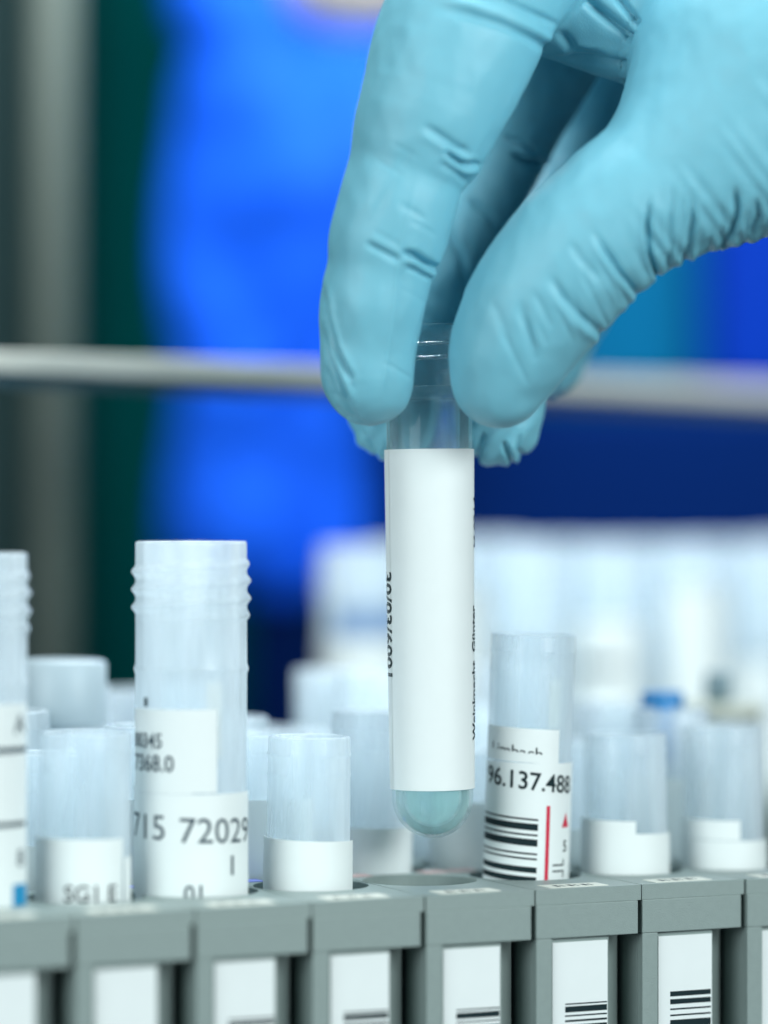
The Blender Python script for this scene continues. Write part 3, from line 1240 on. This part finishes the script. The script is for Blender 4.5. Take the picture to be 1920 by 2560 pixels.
def build_hand():
    h = 0.52
    lo = np.array([-23., 484., HC - 4.])
    lo = np.array([HP(660, 1050, 500)[0], 474., HP(0, 1060, 510)[2]])
    hi = np.array([HP(2950, 0, 520)[0], 596., HP(0, -620, 520)[2] + 4])
    N = np.ceil((hi - lo) / h).astype(int) + 1
    N = ((N - 1) // 4 + 1) * 4 + 1
    ax = [lo[i] + h * np.arange(N[i]) for i in range(3)]
    axc = [a_[::4] for a_ in ax]
    gc = np.stack(np.meshgrid(*axc, indexing='ij'), -1)
    Dc = sdf(gc.reshape(-1, 3)).reshape(gc.shape[:3])
    Fv = np.repeat(np.repeat(np.repeat(Dc, 4, 0), 4, 1), 4, 2)[:N[0], :N[1], :N[2]].astype(np.float32)
    nearc = np.abs(Dc) < 4 * h * 1.9
    near = np.repeat(np.repeat(np.repeat(nearc, 4, 0), 4, 1), 4, 2)[:N[0], :N[1], :N[2]]
    I_, J_, K_ = np.nonzero(near)
    for c0 in range(0, len(I_), 400000):
        i_, j_, k_ = I_[c0:c0 + 400000], J_[c0:c0 + 400000], K_[c0:c0 + 400000]
        Fv[i_, j_, k_] = sdf(np.stack([ax[0][i_], ax[1][j_], ax[2][k_]], 1))
    Vx, Q = surface_nets(Fv, lo, h)
    me = bpy.data.meshes.new('gloved_hand')
    me.from_pydata(Vx.tolist(), [], Q.tolist())
    me.update()
    ob = bpy.data.objects.new('gloved_hand', me)
    sc.collection.objects.link(ob)
    md = ob.modifiers.new('s', 'SUBSURF')
    md.levels = 1
    dg = bpy.context.evaluated_depsgraph_get()
    me2 = bpy.data.meshes.new_from_object(ob.evaluated_get(dg))
    ob.modifiers.clear()
    ob.data = me2
    bpy.data.meshes.remove(me)
    me2.name = 'gloved_hand'
    n = len(me2.vertices)
    co = np.empty(n * 3, np.float32)
    me2.vertices.foreach_get('co', co)
    p = co.reshape(-1, 3).astype(float)
    e = 0.15

    def grad(p):
        f0 = sdf(p)
        g = np.stack([sdf(p + np.eye(3)[i] * e) - f0 for i in range(3)], 1)
        return g / np.maximum(np.linalg.norm(g, axis=1)[:, None], 1e-6), f0
    g, f0 = grad(p)
    p = p - g * f0[:, None] * .9
    g, f0 = grad(p)
    p = p - g * f0[:, None] * .9
    # view pixels of each vertex
    q = np.stack([(p[:, 0] / p[:, 1] * F + 960) / VS, (1280 - (p[:, 2] - HC) / p[:, 1] * F) / VS], 1)
    mmv = VS * 505 / F
    di = np.minimum(sd_chain(p, INDEX, 1.), sd_chain(p, THUMB, 1.2))
    oth = np.minimum(np.minimum(sd_chain(p, MIDDLE, 1.), sd_chain(p, RING, 1.)), sd_chain(p, PINKY, 1.))
    pal = np.minimum(seg(p, *PALM[0]), seg(p, *PALM[1]))
    web = np.minimum(seg(p, *WEB[0]), seg(p, *WEB[1]))
    front = np.clip(-g[:, 1] * 2.2 + .75, 0, 1)          # faces turned to the viewer side
    mF = (np.minimum(di, pal) < 1.0) * front
    mW = (web < 1.5) * (di > .8) * front
    mM = (oth < 1.0) * (di > .8) * np.clip(-g[:, 1] * 2.2 + 1.2, 0, 1)
    disp = np.zeros(n)
    for lst, m in ((G, mF), (GW, mW), (GM, mM)):
        idx = np.nonzero(m > 0)[0]
        for (pts, wd, dep, off, rh) in lst:
            a = np.array(pts)
            sel = idx[(q[idx, 0] > a[:, 0].min() - 60) & (q[idx, 0] < a[:, 0].max() + 60) &
                      (q[idx, 1] > a[:, 1].min() - 60) & (q[idx, 1] < a[:, 1].max() + 60)]
            disp[sel] += line_disp(q[sel], pts, wd, dep, off, rh, mmv) * m[sel]
    # gathers across the underside of the thumb, the fingertips behind and a little looseness everywhere
    s = (q[:, 0] - 1250) * .8 - (q[:, 1] - 700) * .6
    lowedge = np.clip((-g[:, 2]) * 1.4 + .1, 0, 1) * (q[:, 0] > 1290) * (np.minimum(di, pal) < 1)
    disp += lowedge * .13 * np.sin(s * .155 + 1.2 * np.sin(s * .05)) * np.clip((q[:, 0] - 1290) / 60, 0, 1)
    ex = (oth < 1) * (di > 1.5) * np.clip((q[:, 1] - 780) / 120, 0, 1)
    disp += ex * .22 * np.sin(q[:, 0] * .11 + q[:, 1] * .03 + 1.5 * np.sin(q[:, 1] * .04))
    nz = np.array([noise.noise(Vector((a * .16, b * .16, c * .11))) for a, b, c in p])
    nz2 = np.array([noise.noise(Vector((a * .42 + 9, b * .42, c * .3))) for a, b, c in p])
    disp += nz * .20 + nz2 * .13
    p = p + g * disp[:, None]
    me2.vertices.foreach_set('co', (p * MM).astype(np.float32).ravel())
    me2.polygons.foreach_set('use_smooth', [True] * len(me2.polygons))
    me2.materials.append(M['glove'])
    me2.update()
    return ob


hand = build_hand()
tag(hand, 'hand in a light blue nitrile glove pinching the clear test tube by its neck', 'hand')
